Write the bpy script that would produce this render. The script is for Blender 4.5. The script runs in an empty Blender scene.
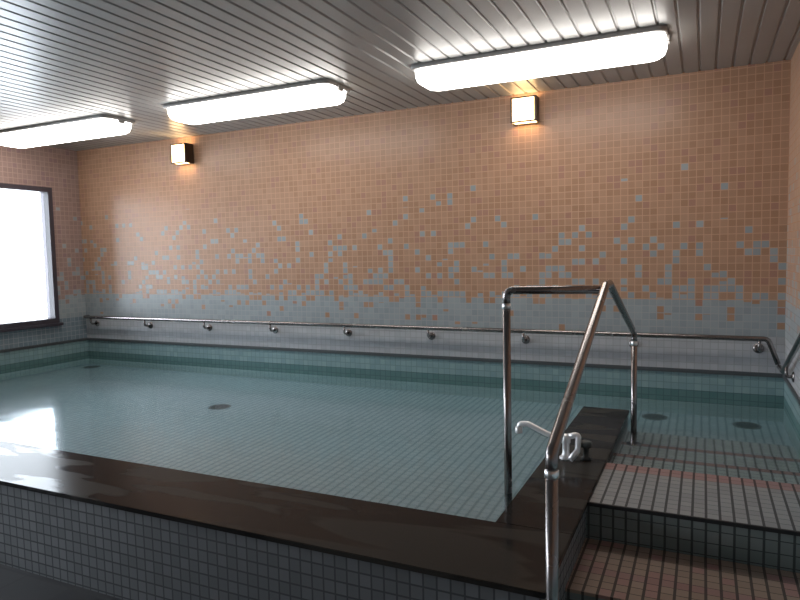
import bpy, bmesh, math, random
from mathutils import Vector, Matrix

random.seed(7)
S = bpy.context.scene
COL = S.collection
S.view_settings.view_transform = 'Standard'
S.view_settings.look = 'None'
S.view_settings.gamma = 1.0
S.view_settings.use_curve_mapping = False
S.view_settings.exposure = 0.0
S.cycles.use_denoising = True
S.cycles.max_bounces = 12
S.cycles.transmission_bounces = 8
S.cycles.caustics_refractive = True
S.cycles.caustics_reflective = True

# ------------------------------------------------------------------ measures (metres, floor at z = 0)
EYE = 1.49
BACK = 4.946            # back wall
LEFT = -6.228           # left wall
RIGHT = 0.50            # right wall
NEAR = -2.0             # wall behind the viewer
CEIL = 2.70
RIM = 0.44              # top of the stone rim
WATER = 0.405
POOL_FLOOR = 0.03
RIM_OUT, RIM_IN = 1.905, 2.359      # front rim, outer and inner edge
CURB_L, CURB_R, CURB_END = -0.725, -0.4286, 4.397
TILE = 0.05

# ------------------------------------------------------------------ node helpers
class NT:
    def __init__(self, name):
        self.m = bpy.data.materials.new(name)
        self.m.use_nodes = True
        self.t = self.m.node_tree
        self.t.nodes.clear()
        self.out = self.t.nodes.new('ShaderNodeOutputMaterial')
    def n(self, typ, **kw):
        nd = self.t.nodes.new(typ)
        for k, v in kw.items():
            setattr(nd, k, v)
        return nd
    def link(self, a, b):
        self.t.links.new(a, b)
    def put(self, sock, v):
        if isinstance(v, bpy.types.NodeSocket):
            self.link(v, sock)
        else:
            sock.default_value = v
    def math(self, op, a, b=0.0, c=0.0, clamp=False):
        nd = self.n('ShaderNodeMath', operation=op)
        nd.use_clamp = clamp
        self.put(nd.inputs[0], a); self.put(nd.inputs[1], b); self.put(nd.inputs[2], c)
        return nd.outputs[0]
    def mixc(self, f, a, b):
        nd = self.n('ShaderNodeMix', data_type='RGBA')
        self.put(nd.inputs[0], f)
        for s, v in ((6, a), (7, b)):
            self.put(nd.inputs[s], v if isinstance(v, bpy.types.NodeSocket) else (*v, 1.0))
        return nd.outputs[2]
    def mixf(self, f, a, b):
        nd = self.n('ShaderNodeMix', data_type='FLOAT')
        self.put(nd.inputs[0], f); self.put(nd.inputs[2], a); self.put(nd.inputs[3], b)
        return nd.outputs[0]
    def ramp(self, f, stops, interp='LINEAR'):
        nd = self.n('ShaderNodeValToRGB')
        cr = nd.color_ramp; cr.interpolation = interp
        while len(cr.elements) < len(stops):
            cr.elements.new(0.5)
        for e, (p, c) in zip(cr.elements, stops):
            e.position = p
            e.color = (*c, 1.0) if len(c) == 3 else c
        self.put(nd.inputs[0], f)
        return nd.outputs[0]
    def noise(self, scale, detail=2.0, rough=0.5, vec=None, dist=0.0):
        nd = self.n('ShaderNodeTexNoise')
        nd.inputs['Scale'].default_value = scale
        nd.inputs['Detail'].default_value = detail
        nd.inputs['Roughness'].default_value = rough
        nd.inputs['Distortion'].default_value = dist
        if vec is None:
            vec = self.obj_co()
        self.link(vec, nd.inputs['Vector'])
        return nd.outputs[0]
    def obj_co(self):
        if not hasattr(self, '_oc'):
            self._oc = self.n('ShaderNodeTexCoord').outputs['Object']
        return self._oc
    def principled(self, color, rough=0.5, metal=0.0, spec=0.5, normal=None, **kw):
        b = self.n('ShaderNodeBsdfPrincipled')
        self.put(b.inputs['Base Color'], color if isinstance(color, bpy.types.NodeSocket) else (*color, 1.0))
        self.put(b.inputs['Roughness'], rough)
        self.put(b.inputs['Metallic'], metal)
        self.put(b.inputs['Specular IOR Level'], spec)
        for k, v in kw.items():
            k = k.replace('_', ' ')
            self.put(b.inputs[k], v)
        if normal is not None:
            self.link(normal, b.inputs['Normal'])
        self.link(b.outputs[0], self.out.inputs[0])
        return b
    def bump(self, h, strength=0.3, dist=0.002):
        nd = self.n('ShaderNodeBump')
        nd.inputs['Strength'].default_value = strength
        nd.inputs['Distance'].default_value = dist
        self.link(h, nd.inputs['Height'])
        return nd.outputs[0]

def tile_cells(N, pitch=TILE, joint=0.004, off=(0, 0, 0)):
    joints = joint if isinstance(joint, tuple) else (joint,) * 3
    """square mosaic on whichever plane a face lies in: joint mask, two random numbers per tile, world xyz"""
    sep = N.n('ShaderNodeSeparateXYZ'); N.link(N.obj_co(), sep.inputs[0])
    geo = N.n('ShaderNodeNewGeometry')
    sn = N.n('ShaderNodeSeparateXYZ'); N.link(geo.outputs['True Normal'], sn.inputs[0])
    cells = []; mask = None
    for i in range(3):
        t = N.math('DIVIDE', N.math('SUBTRACT', sep.outputs[i], off[i]), pitch)
        cells.append(N.math('FLOOR', t))
        fr = N.math('FRACT', t)
        d = N.math('MINIMUM', fr, N.math('SUBTRACT', 1.0, fr))
        line = N.math('LESS_THAN', d, joints[i] / pitch / 2)
        flat = N.math('GREATER_THAN', N.math('ABSOLUTE', sn.outputs[i]), 0.5)   # face lies across this axis: no joints along it
        line = N.math('MULTIPLY', line, N.math('SUBTRACT', 1.0, flat))
        cells[i] = N.math('MULTIPLY', cells[i], N.math('SUBTRACT', 1.0, flat))
        mask = line if mask is None else N.math('MAXIMUM', mask, line)
    comb = N.n('ShaderNodeCombineXYZ')
    for i in range(3):
        N.link(cells[i], comb.inputs[i])
    wn = N.n('ShaderNodeTexWhiteNoise', noise_dimensions='3D')
    N.link(comb.outputs[0], wn.inputs['Vector'])
    sc = N.n('ShaderNodeSeparateColor'); N.link(wn.outputs['Color'], sc.inputs[0])
    return mask, sc.outputs[0], sc.outputs[1], sc.outputs[2], sep.outputs

def tile_mat(name, c1, c2, grout, rough=0.3, joint=0.004, off=(0, 0, 0), spec=0.4, extra=None, extra_p=0.0, pitch=TILE):
    N = NT(name)
    mask, r1, r2, r3, xyz = tile_cells(N, pitch=pitch, joint=joint, off=off)
    col = N.mixc(r1, c1, c2)
    if extra:
        col = N.mixc(N.math('LESS_THAN', r2, extra_p), col, extra)
    col = N.mixc(mask, col, grout)
    rg = N.mixf(mask, rough, 0.8)
    nb = N.bump(N.math('SUBTRACT', 1.0, mask), 0.25, 0.001)
    N.principled(col, rg, spec=spec, normal=nb)
    return N.m

# ------------------------------------------------------------------ materials
def wall_mosaic(name, w1, w2, w3, low1=None, low2=None):
    N = NT(name)
    mask, r1, r2, r3, xyz = tile_cells(N, joint=0.005, off=(0, 0, 0.035))
    z = xyz[2]
    zz = N.math('DIVIDE', z, CEIL)
    g = lambda v: (v, v, v)
    p_blue = N.ramp(zz, [(0.0, g(1)), (0.88/CEIL, g(1)), (1.0/CEIL, g(.93)), (1.12/CEIL, g(.80)), (1.17/CEIL, g(.36)), (1.45/CEIL, g(.18)), (1.75/CEIL, g(.09)), (2.1/CEIL, g(0.0))])
    warm = N.mixc(r1, w1, w2)
    warm = N.mixc(N.math('LESS_THAN', r3, 0.10), warm, w3)
    blue = N.mixc(r3, (0.26, 0.295, 0.31), (0.315, 0.345, 0.36))
    col = N.mixc(N.math('LESS_THAN', r2, p_blue), warm, blue)
    pale = N.mixc(r1, low1 or (0.42, 0.43, 0.455), low2 or (0.48, 0.485, 0.51))
    col = N.mixc(N.math('LESS_THAN', z, 0.885), col, pale)
    teal = N.mixc(r1, (0.19, 0.29, 0.305), (0.24, 0.345, 0.355))
    col = N.mixc(N.math('LESS_THAN', z, 0.635), col, teal)
    dark = N.mixc(r1, (0.085, 0.175, 0.175), (0.11, 0.20, 0.20))
    col = N.mixc(N.math('LESS_THAN', z, 0.485), col, dark)
    deep = N.mixc(r1, (0.44, 0.60, 0.62), (0.50, 0.66, 0.67))
    col = N.mixc(N.math('LESS_THAN', z, 0.385), col, deep)
    grout = N.mixc(N.math('LESS_THAN', z, 1.13), tuple(min(1, c * 1.25 + 0.02) for c in w2), (0.36, 0.37, 0.375))
    grout = N.mixc(N.math('LESS_THAN', z, 0.635), grout, (0.15, 0.235, 0.245))
    grout = N.mixc(N.math('LESS_THAN', z, 0.490), grout, (0.075, 0.135, 0.138))
    grout = N.mixc(N.math('LESS_THAN', z, 0.385), grout, (0.34, 0.46, 0.47))
    col = N.mixc(mask, col, grout)
    nb = N.bump(N.math('SUBTRACT', 1.0, mask), 0.2, 0.001)
    N.principled(col, N.mixf(mask, 0.32, 0.8), spec=0.4, normal=nb)
    return N.m

M = {}
M['wall'] = wall_mosaic('wall mosaic of orange and blue tiles', (0.355, 0.205, 0.128), (0.415, 0.25, 0.165), (0.36, 0.20, 0.145))
M['wall_side'] = wall_mosaic('mauve wall mosaic darkened as backlit', (0.285, 0.195, 0.17), (0.325, 0.225, 0.20), (0.28, 0.185, 0.18), (0.15, 0.20, 0.24), (0.19, 0.24, 0.28))  # backlit dimness of the left wall is put into these darker tile colours
M['front_tile'] = tile_mat('grey blue tile', (0.16, 0.168, 0.178), (0.205, 0.214, 0.225), (0.085, 0.09, 0.095), 0.35, 0.007, off=(0, 0, 0.01))
M['pool_tile'] = tile_mat('turquoise tile', (0.33, 0.465, 0.515), (0.385, 0.525, 0.57), (0.19, 0.295, 0.325), 0.35, (0.011, 0.004, 0.004))
OFF = (0.021, 0.029, 0.03)
M['step_grey'] = tile_mat('grey step tile', (0.26, 0.27, 0.275), (0.315, 0.325, 0.33), (0.075, 0.078, 0.08), 0.4, (0.010, 0.003, 0.003), OFF)
M['step_wet'] = tile_mat('green grey underwater step tile', (0.37, 0.44, 0.44), (0.44, 0.51, 0.51), (0.10, 0.125, 0.125), 0.4, (0.010, 0.003, 0.003), OFF)
M['step_riser'] = tile_mat('green grey riser tile', (0.16, 0.19, 0.185), (0.22, 0.245, 0.24), (0.06, 0.068, 0.068), 0.35, (0.009, 0.004, 0.004), OFF)
M['step_brown'] = tile_mat('brown step tile', (0.30, 0.22, 0.175), (0.36, 0.265, 0.21), (0.085, 0.068, 0.06), 0.4, (0.010, 0.004, 0.004), OFF, extra=(0.36, 0.21, 0.19), extra_p=0.2)
M['step_pink'] = tile_mat('pink nosing tile', (0.31, 0.175, 0.165), (0.345, 0.215, 0.20), (0.085, 0.062, 0.06), 0.4, (0.010, 0.003, 0.003), OFF)
M['lip_tile'] = tile_mat('pale edge tile', (0.34, 0.33, 0.32), (0.40, 0.38, 0.37), (0.15, 0.15, 0.15), 0.35, 0.006, off=(0, 0.009, 0))
M['floor_tile'] = tile_mat('dark floor tile', (0.055, 0.055, 0.058), (0.085, 0.083, 0.085), (0.12, 0.12, 0.12), 0.35, 0.012, pitch=0.3, off=(0.1, 0.105, 0.0))

def granite():
    N = NT('dark polished stone with wet patches')
    co = N.obj_co()
    mp = N.n('ShaderNodeMapping'); mp.inputs['Scale'].default_value = (0.55, 2.2, 1.0)
    mp.inputs['Rotation'].default_value = (0, 0, 0.35)
    N.link(co, mp.inputs['Vector'])
    wet = N.ramp(N.noise(2.3, 2.5, 0.5, mp.outputs[0], 0.6), [(0.47, (0, 0, 0)), (0.52, (1, 1, 1))])
    grain = N.noise(260, 3, 0.7)
    dry = N.mixc(grain, (0.034, 0.032, 0.029), (0.058, 0.054, 0.049))
    wetc = N.mixc(grain, (0.014, 0.0135, 0.0135), (0.026, 0.0245, 0.0245))
    N.principled(N.mixc(wet, dry, wetc), N.mixf(wet, 0.21, 0.12), spec=N.mixf(wet, 0.03, 0.06))
    return N.m
M['granite'] = granite()

def steel(name, col, rough):
    N = NT(name)
    n = N.noise(9, 2, 0.5)
    N.principled(N.mixc(n, tuple(c * 0.96 for c in col), col), N.mixf(n, rough * 0.95, rough * 1.05), metal=1.0)
    return N.m
M['steel'] = steel('brushed stainless steel', (0.30, 0.275, 0.27), 0.27)
M['chrome'] = steel('bright chrome', (0.93, 0.93, 0.94), 0.30)
M['dark_metal'] = steel('dark bronze metal', (0.10, 0.075, 0.06), 0.4)

def plain(name, c, rough, spec=0.5, var=0.12, scale=25, metal=0.0):
    N = NT(name)
    n = N.noise(scale, 3, 0.6)
    N.principled(N.mixc(n, tuple(x * (1 - var) for x in c), tuple(x * (1 + var) for x in c)), rough, spec=spec, metal=metal)
    return N.m
M['tap'] = plain('pale satin chrome', (0.90, 0.89, 0.90), 0.32, 0.6, 0.02, 20, 0.45)
M['ceiling'] = plain('grey ceiling slat', (0.33, 0.327, 0.32), 0.33, 0.5, 0.05, 3)
M['lamp_base'] = plain('grey lamp base', (0.36, 0.35, 0.34), 0.4)
M['frame'] = plain('dark window frame', (0.050, 0.042, 0.055), 0.4)
M['grate'] = plain('dark drain grate', (0.11, 0.15, 0.155), 0.45)
M['nosing'] = plain('black step edge', (0.018, 0.018, 0.02), 0.5)
M['band'] = plain('dark slate border', (0.075, 0.085, 0.09), 0.4)
M['black'] = plain('black rubber', (0.05, 0.06, 0.06), 0.6)
M['rough_wall'] = plain('plain concrete', (0.40, 0.36, 0.33), 0.8)

def glow(name, col, strength):
    N = NT(name)
    n = N.noise(8, 2)
    c = N.mixc(n, tuple(x * 0.97 for x in col), col)
    b = N.principled((0.85, 0.85, 0.85), 0.35)
    N.link(c, b.inputs['Emission Color'])
    b.inputs['Emission Strength'].default_value = strength
    return N.m
M['diffuser'] = glow('lit white diffuser', (1.0, 0.95, 0.89), 9.0)
M['warm_glass'] = glow('lit warm glass', (1.0, 0.62, 0.27), 12.0)

def water_mat():
    N = NT('clear bath water')
    n1 = N.noise(3.0, 2.0, 0.5)
    n2 = N.noise(14.0, 2.0, 0.5)
    h = N.math('ADD', n1, N.math('MULTIPLY', n2, 0.22))
    nb = N.bump(h, 0.35, 0.008)
    N.principled((0.93, 0.99, 1.0), 0.12, spec=0.5, normal=nb, Transmission_Weight=1.0, IOR=1.333)
    return N.m
M['water'] = water_mat()

def pane_mat():
    N = NT('window glass')
    tr = N.n('ShaderNodeBsdfTransparent'); tr.inputs[0].default_value = (0.95, 0.96, 0.97, 1)
    gl = N.n('ShaderNodeBsdfGlossy'); gl.inputs['Roughness'].default_value = 0.02
    fr = N.n('ShaderNodeFresnel'); fr.inputs['IOR'].default_value = 1.45
    mx = N.n('ShaderNodeMixShader')
    N.link(fr.outputs[0], mx.inputs[0]); N.link(tr.outputs[0], mx.inputs[1]); N.link(gl.outputs[0], mx.inputs[2])
    N.link(mx.outputs[0], N.out.inputs[0])
    return N.m
M['pane'] = pane_mat()

# ------------------------------------------------------------------ mesh helpers
def add_box(bm, lo, hi, mi=0, bevel=0.0):
    x0, y0, z0 = lo; x1, y1, z1 = hi
    v = [bm.verts.new(p) for p in ((x0,y0,z0),(x1,y0,z0),(x1,y1,z0),(x0,y1,z0),(x0,y0,z1),(x1,y0,z1),(x1,y1,z1),(x0,y1,z1))]
    fs = [bm.faces.new([v[i] for i in q]) for q in ((0,3,2,1),(4,5,6,7),(0,1,5,4),(1,2,6,5),(2,3,7,6),(3,0,4,7))]
    for f in fs:
        f.material_index = mi
    if bevel:
        es = set(e for f in fs for e in f.edges)
        bmesh.ops.bevel(bm, geom=list(es), offset=bevel, segments=2, affect='EDGES')

def fillet(pts, r, n=6):
    pts = [Vector(p) for p in pts]
    out = [pts[0]]
    for a, b, c in zip(pts, pts[1:], pts[2:]):
        u = (a - b).normalized(); w = (c - b).normalized()
        ang = u.angle(w)
        if ang > math.pi - 0.02:
            out.append(b); continue
        d = min(r / math.tan(ang / 2), (a - b).length * 0.45, (c - b).length * 0.45)
        p, q = b + u * d, b + w * d
        for i in range(n + 1):
            t = i / n
            out.append(p * (1 - t) ** 2 + b * 2 * t * (1 - t) + q * t * t)
    out.append(pts[-1])
    return out

def add_tube(bm, pts, r, seg=16, caps=True):
    pts = [Vector(p) for p in pts]
    rr = r if isinstance(r, (list, tuple)) else [r] * len(pts)
    up = Vector((0.13, 0.21, 0.97)).normalized()
    rings = []; prev = None
    for i, p in enumerate(pts):
        t = (pts[min(i + 1, len(pts) - 1)] - pts[max(i - 1, 0)]).normalized()
        if prev is None:
            a = t.cross(up)
            if a.length < 0.1:
                a = t.cross(Vector((1, 0, 0)))
            a.normalize()
        else:
            a = (prev - t * prev.dot(t)).normalized()
        prev = a
        b = t.cross(a)
        rings.append([bm.verts.new(p + (a * math.cos(k * 2 * math.pi / seg) + b * math.sin(k * 2 * math.pi / seg)) * rr[i]) for k in range(seg)])
    for A, B in zip(rings, rings[1:]):
        for k in range(seg):
            f = bm.faces.new((A[k], A[(k + 1) % seg], B[(k + 1) % seg], B[k])); f.smooth = True
    if caps:
        bm.faces.new(rings[0][::-1]); bm.faces.new(rings[-1])

def add_lathe(bm, c, axis, prof, seg=24):
    """prof: list of (radius, height along axis)"""
    c = Vector(c); ax = Vector(axis).normalized()
    a = ax.orthogonal().normalized(); b = ax.cross(a)
    rings = []
    for r, h in prof:
        rings.append([bm.verts.new(c + ax * h + (a * math.cos(k*2*math.pi/seg) + b * math.sin(k*2*math.pi/seg)) * max(r, 1e-4)) for k in range(seg)])
    for A, B in zip(rings, rings[1:]):
        for k in range(seg):
            f = bm.faces.new((A[k], A[(k+1) % seg], B[(k+1) % seg], B[k])); f.smooth = True
    bm.faces.new(rings[0][::-1]); bm.faces.new(rings[-1])

def obj(name, bm, mats, parent=None, loc=None):
    bmesh.ops.recalc_face_normals(bm, faces=bm.faces[:])
    me = bpy.data.meshes.new(name)
    bm.to_mesh(me); bm.free()
    for m in (mats if isinstance(mats, (list, tuple)) else [mats]):
        me.materials.append(M[m])
    o = bpy.data.objects.new(name, me)
    COL.objects.link(o)
    if parent is not None:
        o.parent = parent
    if loc:
        o.location = loc
    return o

def struct(name, bm, mats, label=None, parent=None):
    o = obj(name, bm, mats, parent)
    if parent is None:
        o['kind'] = 'structure'
        if label:
            o['label'] = label
    return o

def tag(o, label, cat, group=None):
    o['label'] = label; o['category'] = cat
    if group:
        o['group'] = group
    return o

def thing(name, label, cat, loc=(0, 0, 0), group=None):
    o = bpy.data.objects.new(name, None); COL.objects.link(o)
    o.location = loc; o.empty_display_size = 0.1
    return tag(o, label, cat, group)

def dup(root, loc, label):
    r = root.copy(); COL.objects.link(r); r.location = loc; r['label'] = label
    for ch in list(root.children):
        c = ch.copy(); COL.objects.link(c); c.parent = r
        for g in list(ch.children):
            d = g.copy(); COL.objects.link(d); d.parent = c
    return r

# ------------------------------------------------------------------ the room shell
T = 0.15
bm = bmesh.new(); add_box(bm, (LEFT - T, NEAR - T, -0.12), (RIGHT + T, BACK + T, 0.0))
struct('floor', bm, 'floor_tile', 'dark tiled floor in front of the bath')
bm = bmesh.new(); add_box(bm, (LEFT - T, BACK, 0.0), (RIGHT + T, BACK + T, CEIL + 0.1))
struct('wall_back', bm, 'wall', 'back wall of orange mosaic tile fading to blue grey below')
bm = bmesh.new(); add_box(bm, (RIGHT, NEAR, 0.0), (RIGHT + T, BACK, CEIL + 0.1))
struct('wall_right', bm, 'wall', 'right wall of the same mosaic tile')
bm = bmesh.new(); add_box(bm, (LEFT, NEAR - T, 0.0), (RIGHT, NEAR, CEIL + 0.1))
struct('wall_near', bm, 'wall')
# left wall with two window openings (the second, unseen, is added to light the pool front)
WZ0, WZ1 = 0.845, 2.27
WINS = [(2.45, 4.60), (-1.2, 1.5)]
bm = bmesh.new()
add_box(bm, (LEFT - T, NEAR, 0.0), (LEFT, BACK, WZ0))
add_box(bm, (LEFT - T, NEAR, WZ1), (LEFT, BACK, CEIL + 0.1))
for y0, y1 in ((NEAR, -1.2), (1.5, 2.45), (4.60, BACK)):
    add_box(bm, (LEFT - T, y0, WZ0), (LEFT, y1, WZ1))
struct('wall_left', bm, 'wall_side', 'left wall with the bright window')
FW = 0.05
def window(name, label, WY0, WY1):
    win = bpy.data.objects.new(name, None); COL.objects.link(win); win.location = (LEFT, (WY0 + WY1) / 2, WZ0)
    win['kind'] = 'structure'; win['label'] = label
    win.empty_display_size = 0.1
    wl = Vector(win.location)
    def wbox(name, lo, hi, mat, bev=0.004):
        bm = bmesh.new(); add_box(bm, Vector(lo) - wl, Vector(hi) - wl, 0, bev)
        return obj(name, bm, mat, win)
    bm = bmesh.new()
    for lo, hi in (((LEFT-.10, WY0, WZ0), (LEFT+.025, WY0+FW, WZ1)), ((LEFT-.10, WY1-FW, WZ0), (LEFT+.025, WY1, WZ1)),
                   ((LEFT-.10, WY0+FW, WZ1-FW), (LEFT+.025, WY1-FW, WZ1)), ((LEFT-.10, WY0+FW, WZ0), (LEFT+.025, WY1-FW, WZ0+FW))):
        add_box(bm, Vector(lo) - wl, Vector(hi) - wl)
    obj('window_frame', bm, 'frame', win)
    wbox('window_sill', (LEFT, WY0 - .03, WZ0 - .03), (LEFT + .05, WY1 + .03, WZ0), 'frame')
    ym = (WY0 + WY1) / 2
    wbox('mullion', (LEFT-.07, ym-.025, WZ0+FW), (LEFT-.01, ym+.025, WZ1-FW), 'frame')
    for a, b in ((WY0+FW, ym-.025), (ym+.025, WY1-FW)):
        wbox('pane', (LEFT-.045, a, WZ0+FW), (LEFT-.039, b, WZ1-FW), 'pane', 0)
    L = bpy.data.lights.new('window_daylight', 'AREA'); L.shape = 'RECTANGLE'; L.size = WZ1 - WZ0; L.size_y = WY1 - WY0
    L.cycles.is_portal = True
    lo = bpy.data.objects.new('window_daylight', L); COL.objects.link(lo)
    lo.location = (LEFT - 0.13, ym, (WZ0 + WZ1) / 2); lo.rotation_euler = (0, -math.pi / 2, 0)
window('window_1', 'bright window in a dark frame on the left wall', *WINS[0])
window('added_window', 'added unseen window on the left wall, lighting the front of the bath', *WINS[1])

# ceiling of long slats running to the back wall, V joints between them
bm = bmesh.new()
prof = []
x = LEFT - 0.1
while x < RIGHT + 0.1:
    prof += [(x, 0.0), (x + 0.080, 0.0), (x + 0.086, 0.009), (x + 0.094, 0.009)]
    x += 0.10
prof.append((x, 0.0))
bot0 = [bm.verts.new((px, NEAR - 0.1, CEIL + pz)) for px, pz in prof]
bot1 = [bm.verts.new((px, BACK + 0.1, CEIL + pz)) for px, pz in prof]
top0 = [bm.verts.new((px, NEAR - 0.1, CEIL + 0.09)) for px, pz in prof]
top1 = [bm.verts.new((px, BACK + 0.1, CEIL + 0.09)) for px, pz in prof]
for i in range(len(prof) - 1):
    bm.faces.new((bot0[i], bot1[i], bot1[i+1], bot0[i+1]))
    bm.faces.new((top0[i], top0[i+1], top1[i+1], top1[i]))
    bm.faces.new((bot0[i], bot0[i+1], top0[i+1], top0[i]))
    bm.faces.new((bot1[i], top1[i], top1[i+1], bot1[i+1]))
bm.faces.new((bot0[0], top0[0], top1[0], bot1[0])); bm.faces.new((bot0[-1], bot1[-1], top1[-1], top0[-1]))
struct('ceiling', bm, 'ceiling', 'grey slatted ceiling')

# dark border course above the water on the back wall, and along the side walls
bm = bmesh.new(); add_box(bm, (LEFT, BACK - 0.012, 0.612), (RIGHT, BACK, 0.640), 0, 0.003)
struct('trim_1', bm, 'band', 'dark border strip along the back wall above the water')
bm = bmesh.new(); add_box(bm, (RIGHT - 0.012, 3.3, 0.612), (RIGHT, BACK - 0.012, 0.640), 0, 0.003)
struct('trim_2', bm, 'band', 'dark border strip along the right wall')
bm = bmesh.new(); add_box(bm, (LEFT, RIM_IN, 0.612), (LEFT + 0.012, BACK - 0.012, 0.640), 0, 0.003)
struct('trim_3', bm, 'band', 'dark border strip along the left wall under the window')

# pool masonry
bm = bmesh.new(); add_box(bm, (LEFT, RIM_OUT + 0.025, 0.0), (CURB_R - 0.012, RIM_IN, RIM - 0.02))
struct('pool_wall', bm, 'front_tile', 'grey tiled front wall of the bath')
bm = bmesh.new(); add_box(bm, (CURB_L, RIM_IN, 0.0), (CURB_R - 0.012, CURB_END, RIM - 0.02))
struct('pool_divider', bm, 'front_tile', 'tiled divider between the bath and its entry steps')
bm = bmesh.new(); add_box(bm, (LEFT, RIM_IN, 0.0), (CURB_L, BACK, POOL_FLOOR)); add_box(bm, (CURB_L, CURB_END, 0.0), (RIGHT, BACK, POOL_FLOOR))
struct('pool_floor', bm, 'pool_tile', 'turquoise tiled floor of the bath under the water')
bm = bmesh.new(); add_box(bm, (LEFT, RIM_IN, POOL_FLOOR), (CURB_L, RIM_IN + 0.05, WATER - 0.012))
struct('pool_lip', bm, 'lip_tile', 'pale tiled lip just under the water along the front rim')

# entry steps, up from the floor and down into the water
XS0, XS1 = CURB_R - 0.012, RIGHT
bm = bmesh.new()
GREY, RISER, BROWN, PINK, WET = 0, 1, 2, 3, 4
def step(y0, y1, top, strips):
    add_box(bm, (XS0, y0, 0.0), (XS1, y1, top - 0.012), RISER)
    for a, b, mi in strips:
        add_box(bm, (XS0, a, top - 0.012), (XS1, b, top), mi)
step(1.929, 2.279, 0.10, [(1.929, 1.979, PINK), (1.979, 2.279, BROWN)])
step(2.279, 2.729, 0.27, [(2.279, 2.429, BROWN), (2.429, 2.479, PINK), (2.479, 2.729, BROWN)])
step(2.729, 3.279, 0.43, [(2.729, 3.179, GREY), (3.179, 3.279, PINK)])
step(3.279, 3.679, 0.265, [(3.279, 3.629, WET), (3.629, 3.679, PINK)])
step(3.679, 4.079, 0.10, [(3.679, 4.029, WET), (4.029, 4.079, PINK)])
add_box(bm, (XS0, 4.079, 0.0), (XS1, CURB_END, POOL_FLOOR), WET)
struct('entry_steps', bm, ['step_grey', 'step_riser', 'step_brown', 'step_pink', 'step_wet'], 'tiled entry steps with pink edge rows beside the stone curb')
bm = bmesh.new(); add_box(bm, (CURB_R, 2.719, 0.414), (XS1, 2.729, 0.4305), 0, 0.002)
struct('trim_4', bm, 'nosing', 'black edge strip along the upper entry step')

# ------------------------------------------------------------------ stone rim
bm = bmesh.new(); add_box(bm, (LEFT, RIM_OUT, RIM - 0.02), (CURB_R, RIM_IN, RIM), 0, 0.003)
tag(obj('stone_rim', bm, 'granite'), 'wide dark polished stone rim with wet patches along the front of the bath', 'pool rim')
bm = bmesh.new(); add_box(bm, (CURB_L, RIM_IN, RIM - 0.02), (CURB_R, CURB_END, RIM), 0, 0.003)
tag(obj('stone_curb', bm, 'granite'), 'narrow dark stone curb running towards the back wall beside the entry steps', 'curb')

# ------------------------------------------------------------------ water
bm = bmesh.new()
e = 0.004
def wpoly(z):
    return [bm.verts.new((x, y, z)) for x, y in ((LEFT - e, RIM_IN - e), (CURB_L + e, RIM_IN - e), (CURB_L + e, CURB_END + e), (CURB_R - 0.012 - e, CURB_END + e),
                                                 (CURB_R - 0.012 - e, 3.279 - e), (RIGHT + e, 3.279 - e), (RIGHT + e, BACK + e), (LEFT - e, BACK + e))]
a = wpoly(WATER); b = wpoly(POOL_FLOOR - 0.01)
bm.faces.new(a); bm.faces.new(b[::-1])
for i in range(8):
    bm.faces.new((a[i], b[i], b[(i+1) % 8], a[(i+1) % 8]))
w = obj('bath_water', bm, 'water')
tag(w, 'clear still turquoise water filling the bath up to its rim', 'water'); w['kind'] = 'stuff'

# ------------------------------------------------------------------ ceiling lights
def rrect(hx, hy, r, n=6):
    pts = []
    for cx, cy, a0 in ((hx-r, hy-r, 0), (-hx+r, hy-r, 90), (-hx+r, -hy+r, 180), (hx-r, -hy+r, 270)):
        for i in range(n + 1):
            a = math.radians(a0 + 90 * i / n)
            pts.append((cx + r * math.cos(a), cy + r * math.sin(a)))
    return pts
def add_stack(bm, levels):
    rings = [[bm.verts.new((x, y, z)) for x, y in pts] for z, pts in levels]
    n = len(rings[0])
    for A, B in zip(rings, rings[1:]):
        for k in range(n):
            f = bm.faces.new((A[k], A[(k+1) % n], B[(k+1) % n], B[k])); f.smooth = True
    bm.faces.new(rings[0][::-1]); bm.faces.new(rings[-1])
LY = 4.00
HL, HW = 0.765, 0.172
lamp_labels = ['long lit white ceiling light nearest the bright window',
               'long lit white ceiling light in the middle of the row',
               'long lit white ceiling light above the entry handrail, largest of the row']
lt = thing('ceiling_light', lamp_labels[2], 'ceiling light', (-0.955, LY, CEIL), 'capsule lights in a row on the slatted ceiling')
bm = bmesh.new()
add_stack(bm, [(0.002, rrect(HL, HW, 0.05)), (-0.022, rrect(HL, HW, 0.05)), (-0.028, rrect(HL - .01, HW - .01, 0.05))])
obj('base_plate', bm, 'lamp_base', lt)
bm = bmesh.new()
lv = [(-0.028, rrect(HL - .010, HW - .012, 0.09)), (-0.066, rrect(HL - .012, HW - .014, 0.09)), (-0.094, rrect(HL - .022, HW - .024, 0.085)),
      (-0.110, rrect(HL - .045, HW - .045, 0.07)), (-0.118, rrect(HL - .075, HW - .072, 0.045))]
add_stack(bm, lv)
obj('diffuser', bm, 'diffuser', lt)
for sx in (-1, 1):
    bm = bmesh.new(); add_box(bm, (sx * (HL - .004) - .012, -0.03, -0.05), (sx * (HL - .004) + .012, 0.03, -0.012), 0, 0.004)
    obj('clip', bm, 'lamp_base', lt)
dup(lt, (-3.09, LY, CEIL), lamp_labels[1])
dup(lt, (-5.235, LY, CEIL), lamp_labels[0])

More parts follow.
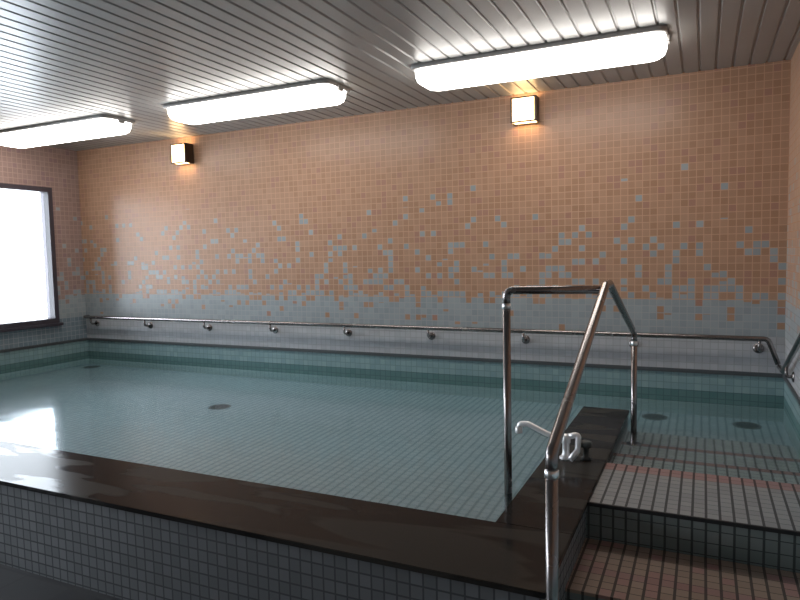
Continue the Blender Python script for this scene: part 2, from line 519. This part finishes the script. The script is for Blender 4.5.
# ------------------------------------------------------------------ wall lamps
def wall_lamp(loc, label):
    t = thing('wall_lamp', label, 'wall lamp', loc, 'square lamps high on the tiled back wall')
    h = 0.095
    bm = bmesh.new(); add_box(bm, (-h, -0.02, -h), (h, 0.0, h), 0, 0.003); obj('back_plate', bm, 'dark_metal', t)
    for sx in (-1, 1):
        bm = bmesh.new(); add_box(bm, (sx * h - .004, -0.115, -h), (sx * h + .004, -0.02, h), 0, 0.002); obj('side_plate', bm, 'dark_metal', t)
    bm = bmesh.new(); add_box(bm, (-h + .007, -0.112, -h + .006), (h - .007, -0.021, h - .006), 0, 0.006); obj('glass_shade', bm, 'warm_glass', t)
    bm = bmesh.new()
    for lo, hi in (((-h, -.119, h - .012), (h, -.110, h)), ((-h, -.119, -h), (h, -.110, -h + .012)), ((-h, -.119, -h), (-h + .012, -.110, h)), ((h - .012, -.119, -h), (h, -.110, h))):
        add_box(bm, lo, hi)
    obj('front_frame', bm, 'dark_metal', t)
    return t
w1 = wall_lamp((-1.235, BACK, 2.56), 'square glowing wall lamp below the ceiling light over the entry handrail')
dup(w1, (-4.66, BACK, 2.525), 'square glowing wall lamp at the left end of the middle ceiling light')

# ------------------------------------------------------------------ handrail along the back wall
RZ, RY = 0.88, BACK - 0.08
br0, bstep = -6.056, 0.80
t = thing('wall_handrail', 'long steel handrail on brackets along the tiled back wall above the water', 'handrail', (-2.9, BACK, RZ))
tl = Vector(t.location)
bm = bmesh.new()
add_tube(bm, [Vector(p) - tl for p in fillet([(LEFT + 0.06, BACK - .01, RZ), (LEFT + 0.06, RY, RZ), (0.395, RY, RZ), (0.455, RY, 0.715)], 0.04)], 0.017)
obj('rail', bm, 'steel', t)
for i in range(9):
    x = br0 + bstep * i
    bm = bmesh.new()
    p = [(x, RY, RZ - 0.012), (x, RY, RZ - 0.075), (x, BACK - 0.004, RZ - 0.075)]
    add_tube(bm, [Vector(q) - tl for q in fillet(p, 0.03)], 0.0105, 12)
    b = obj('bracket', bm, 'steel', t)
    bm = bmesh.new(); add_lathe(bm, Vector((x, BACK, RZ - 0.075)) - tl, (0, -1, 0), [(0.034, 0.0), (0.034, 0.006), (0.026, 0.012), (0.012, 0.014)])
    obj('flange', bm, 'steel', b)

# sloping rail on the right wall
t = thing('sloping_handrail', 'sloping steel handrail on the right wall over the entry steps', 'handrail', (RIGHT, 4.3, 0.8))
tl = Vector(t.location)
XH = RIGHT - 0.04
bm = bmesh.new()
add_tube(bm, [Vector(p) - tl for p in fillet([(XH, RY - 0.02, 0.70), (XH, 4.62, 0.71), (XH, 3.10, 1.32), (XH, 2.3, 1.32), (RIGHT, 2.26, 1.32)], 0.05)], 0.016)
obj('rail', bm, 'steel', t)
for yy in (4.45, 3.6, 2.75):
    zz = 0.71 + max(0, min(1, (4.62 - yy) / 1.52)) * 0.61
    bm = bmesh.new(); add_tube(bm, [Vector(q) - tl for q in fillet([(XH, yy, zz - 0.01), (XH, yy, zz - 0.07), (RIGHT, yy, zz - 0.07)], 0.02)], 0.010, 12)
    b = obj('bracket', bm, 'steel', t)
    bm = bmesh.new(); add_lathe(bm, Vector((RIGHT, yy, zz - 0.07)) - tl, (-1, 0, 0), [(0.032, 0.0), (0.032, 0.006), (0.012, 0.012)])
    obj('flange', bm, 'steel', b)

# ------------------------------------------------------------------ entry handrail straddling the curb
AX, AY, AZ = -0.792, 2.78, 1.322
BX, BY, BZ = -0.371, 2.83, 1.332
NY, NZ = 1.735, 0.93
FY, FZ = 4.06, 0.98
t = thing('entry_handrail', 'peaked tubular steel handrail straddling the dark stone curb at the entry steps', 'handrail', (-0.6, 2.78, 0.0))
tl = Vector(t.location)
R_ = 0.0175
def tube_part(name, pts, r=R_, fr=0.05, mat='steel', parent=None):
    bm = bmesh.new(); add_tube(bm, [Vector(p) - tl for p in fillet(pts, fr)], r, 20)
    return obj(name, bm, mat, parent or t)
tube_part('pool_post', [(AX, AY, POOL_FLOOR), (AX, AY, AZ - 0.07)])
tube_part('cross_bar', [(AX, AY, AZ - 0.07), (AX, AY, AZ), (BX - 0.01, AY, AZ + 0.005)], fr=0.045)
tube_part('front_post', [(BX, NY, 0.0), (BX, NY, NZ - 0.05)])
tube_part('peak_rail', [(BX, NY, NZ - 0.05), (BX, NY, NZ + 0.01), (BX, BY - 0.03, BZ + 0.012), (BX, BY + 0.10, BZ + 0.012), (BX, FY, FZ + 0.01), (BX, FY, FZ - 0.05)], fr=0.06)
tube_part('rear_post', [(BX, FY, 0.10), (BX, FY, FZ - 0.05)])
for q in ((AX, AY, AZ - 0.07), (BX, NY, NZ - 0.05), (BX, FY, FZ - 0.05)):
    bm = bmesh.new(); add_lathe(bm, Vector(q) - tl, (0, 0, 1), [(R_, -0.012), (R_ + .0025, -0.010), (R_ + .0025, 0.010), (R_, 0.012)])
    obj('joint_collar', bm, 'chrome', t)
for q in ((AX, AY, POOL_FLOOR), (BX, NY, 0.0), (BX, FY, 0.10)):
    bm = bmesh.new(); add_lathe(bm, Vector(q) - tl, (0, 0, 1), [(0.045, 0.0), (0.045, 0.006), (0.03, 0.012), (R_, 0.014)])
    obj('base_flange', bm, 'steel', t)

# ------------------------------------------------------------------ chrome filler tap on the curb
t = thing('faucet', 'chrome faucet standing on the stone curb behind the sloping handrail', 'faucet', (-0.62, 3.24, RIM))
bm = bmesh.new()
add_lathe(bm, (0, 0, 0), (0, 0, 1), [(0.034, 0.0), (0.034, 0.008), (0.024, 0.014), (0.018, 0.03), (0.018, 0.075), (0.023, 0.085), (0.023, 0.115), (0.015, 0.125), (0.0, 0.128)])
obj('body', bm, 'tap', t)
bm = bmesh.new()
add_tube(bm, fillet([(-0.015, 0.0, 0.10), (-0.10, 0.01, 0.115), (-0.20, 0.02, 0.155), (-0.245, 0.025, 0.150), (-0.25, 0.025, 0.115)], 0.02), 0.0145, 14)
sp = obj('spout', bm, 'tap', t)
bm = bmesh.new(); add_lathe(bm, (-0.25, 0.025, 0.10), (0, 0, 1), [(0.017, 0.0), (0.019, 0.004), (0.019, 0.032), (0.0145, 0.034)])
obj('nozzle', bm, 'tap', sp)
bm = bmesh.new()
add_tube(bm, fillet([(0.015, 0, 0.115), (0.062, 0, 0.130), (0.060, -0.01, 0.05), (0.03, -0.05, 0.012)], 0.03), 0.015, 14)
obj('inlet_pipe', bm, 'tap', t)
bm = bmesh.new()
add_lathe(bm, (0.095, 0.02, 0.0), (0, 0, 1), [(0.026, 0.0), (0.026, 0.01), (0.014, 0.016), (0.014, 0.06), (0.03, 0.066), (0.03, 0.088), (0.02, 0.095)])
obj('valve_knob', bm, 'black', t)['label'] = 'black knob'

# ------------------------------------------------------------------ floor drains seen through the water
def drain(loc, label):
    t = thing('floor_drain', label, 'drain', loc, 'round drains in the bath floor')
    bm = bmesh.new(); add_lathe(bm, (0, 0, 0), (0, 0, 1), [(0.088, 0.0), (0.088, 0.006), (0.075, 0.010), (0.07, 0.008)], 28); obj('rim', bm, 'grate', t)
    bm = bmesh.new()
    for k in range(-3, 4):
        hw = math.sqrt(0.070 ** 2 - (k * 0.019) ** 2)
        add_box(bm, (-hw, k * 0.019 - 0.006, 0.008), (hw, k * 0.019 + 0.006, 0.013))
    obj('grille', bm, 'black', t)
    return t
d0 = drain((-0.30, 4.80, POOL_FLOOR), 'round dark drain under the water just past the far end of the stone curb')
dup(d0, (0.275, 4.78, POOL_FLOOR), 'round dark drain under the water near the right wall')
dup(d0, (-3.46, 3.92, POOL_FLOOR), 'round dark drain under the open middle of the bath')
dup(d0, (-6.00, 4.80, POOL_FLOOR), 'round dark drain under the water in the far left corner')

# ------------------------------------------------------------------ daylight outside the window
W = bpy.data.worlds.new('overcast sky'); S.world = W; W.use_nodes = True
bg = W.node_tree.nodes['Background']
bg.inputs[0].default_value = (0.86, 0.93, 1.0, 1); bg.inputs[1].default_value = 13.0

# ------------------------------------------------------------------ camera
yaw, pit, rol = (math.radians(v) for v in (25.3558, -4.0347, -1.2009))
fw = Vector((-math.sin(yaw) * math.cos(pit), math.cos(yaw) * math.cos(pit), math.sin(pit)))
rt = Vector((math.cos(yaw), math.sin(yaw), 0)); up = rt.cross(fw)
r2 = rt * math.cos(rol) + up * math.sin(rol); u2 = up * math.cos(rol) - rt * math.sin(rol)
cam = bpy.data.cameras.new('camera'); co = bpy.data.objects.new('camera', cam); COL.objects.link(co)
cam.sensor_width = 36; cam.lens = 641.05 * 36 / 800; cam.clip_start = 0.05
mw = Matrix((r2, u2, -fw)).transposed().to_4x4(); mw.translation = (0, 0, EYE)
co.matrix_world = mw
S.camera = co
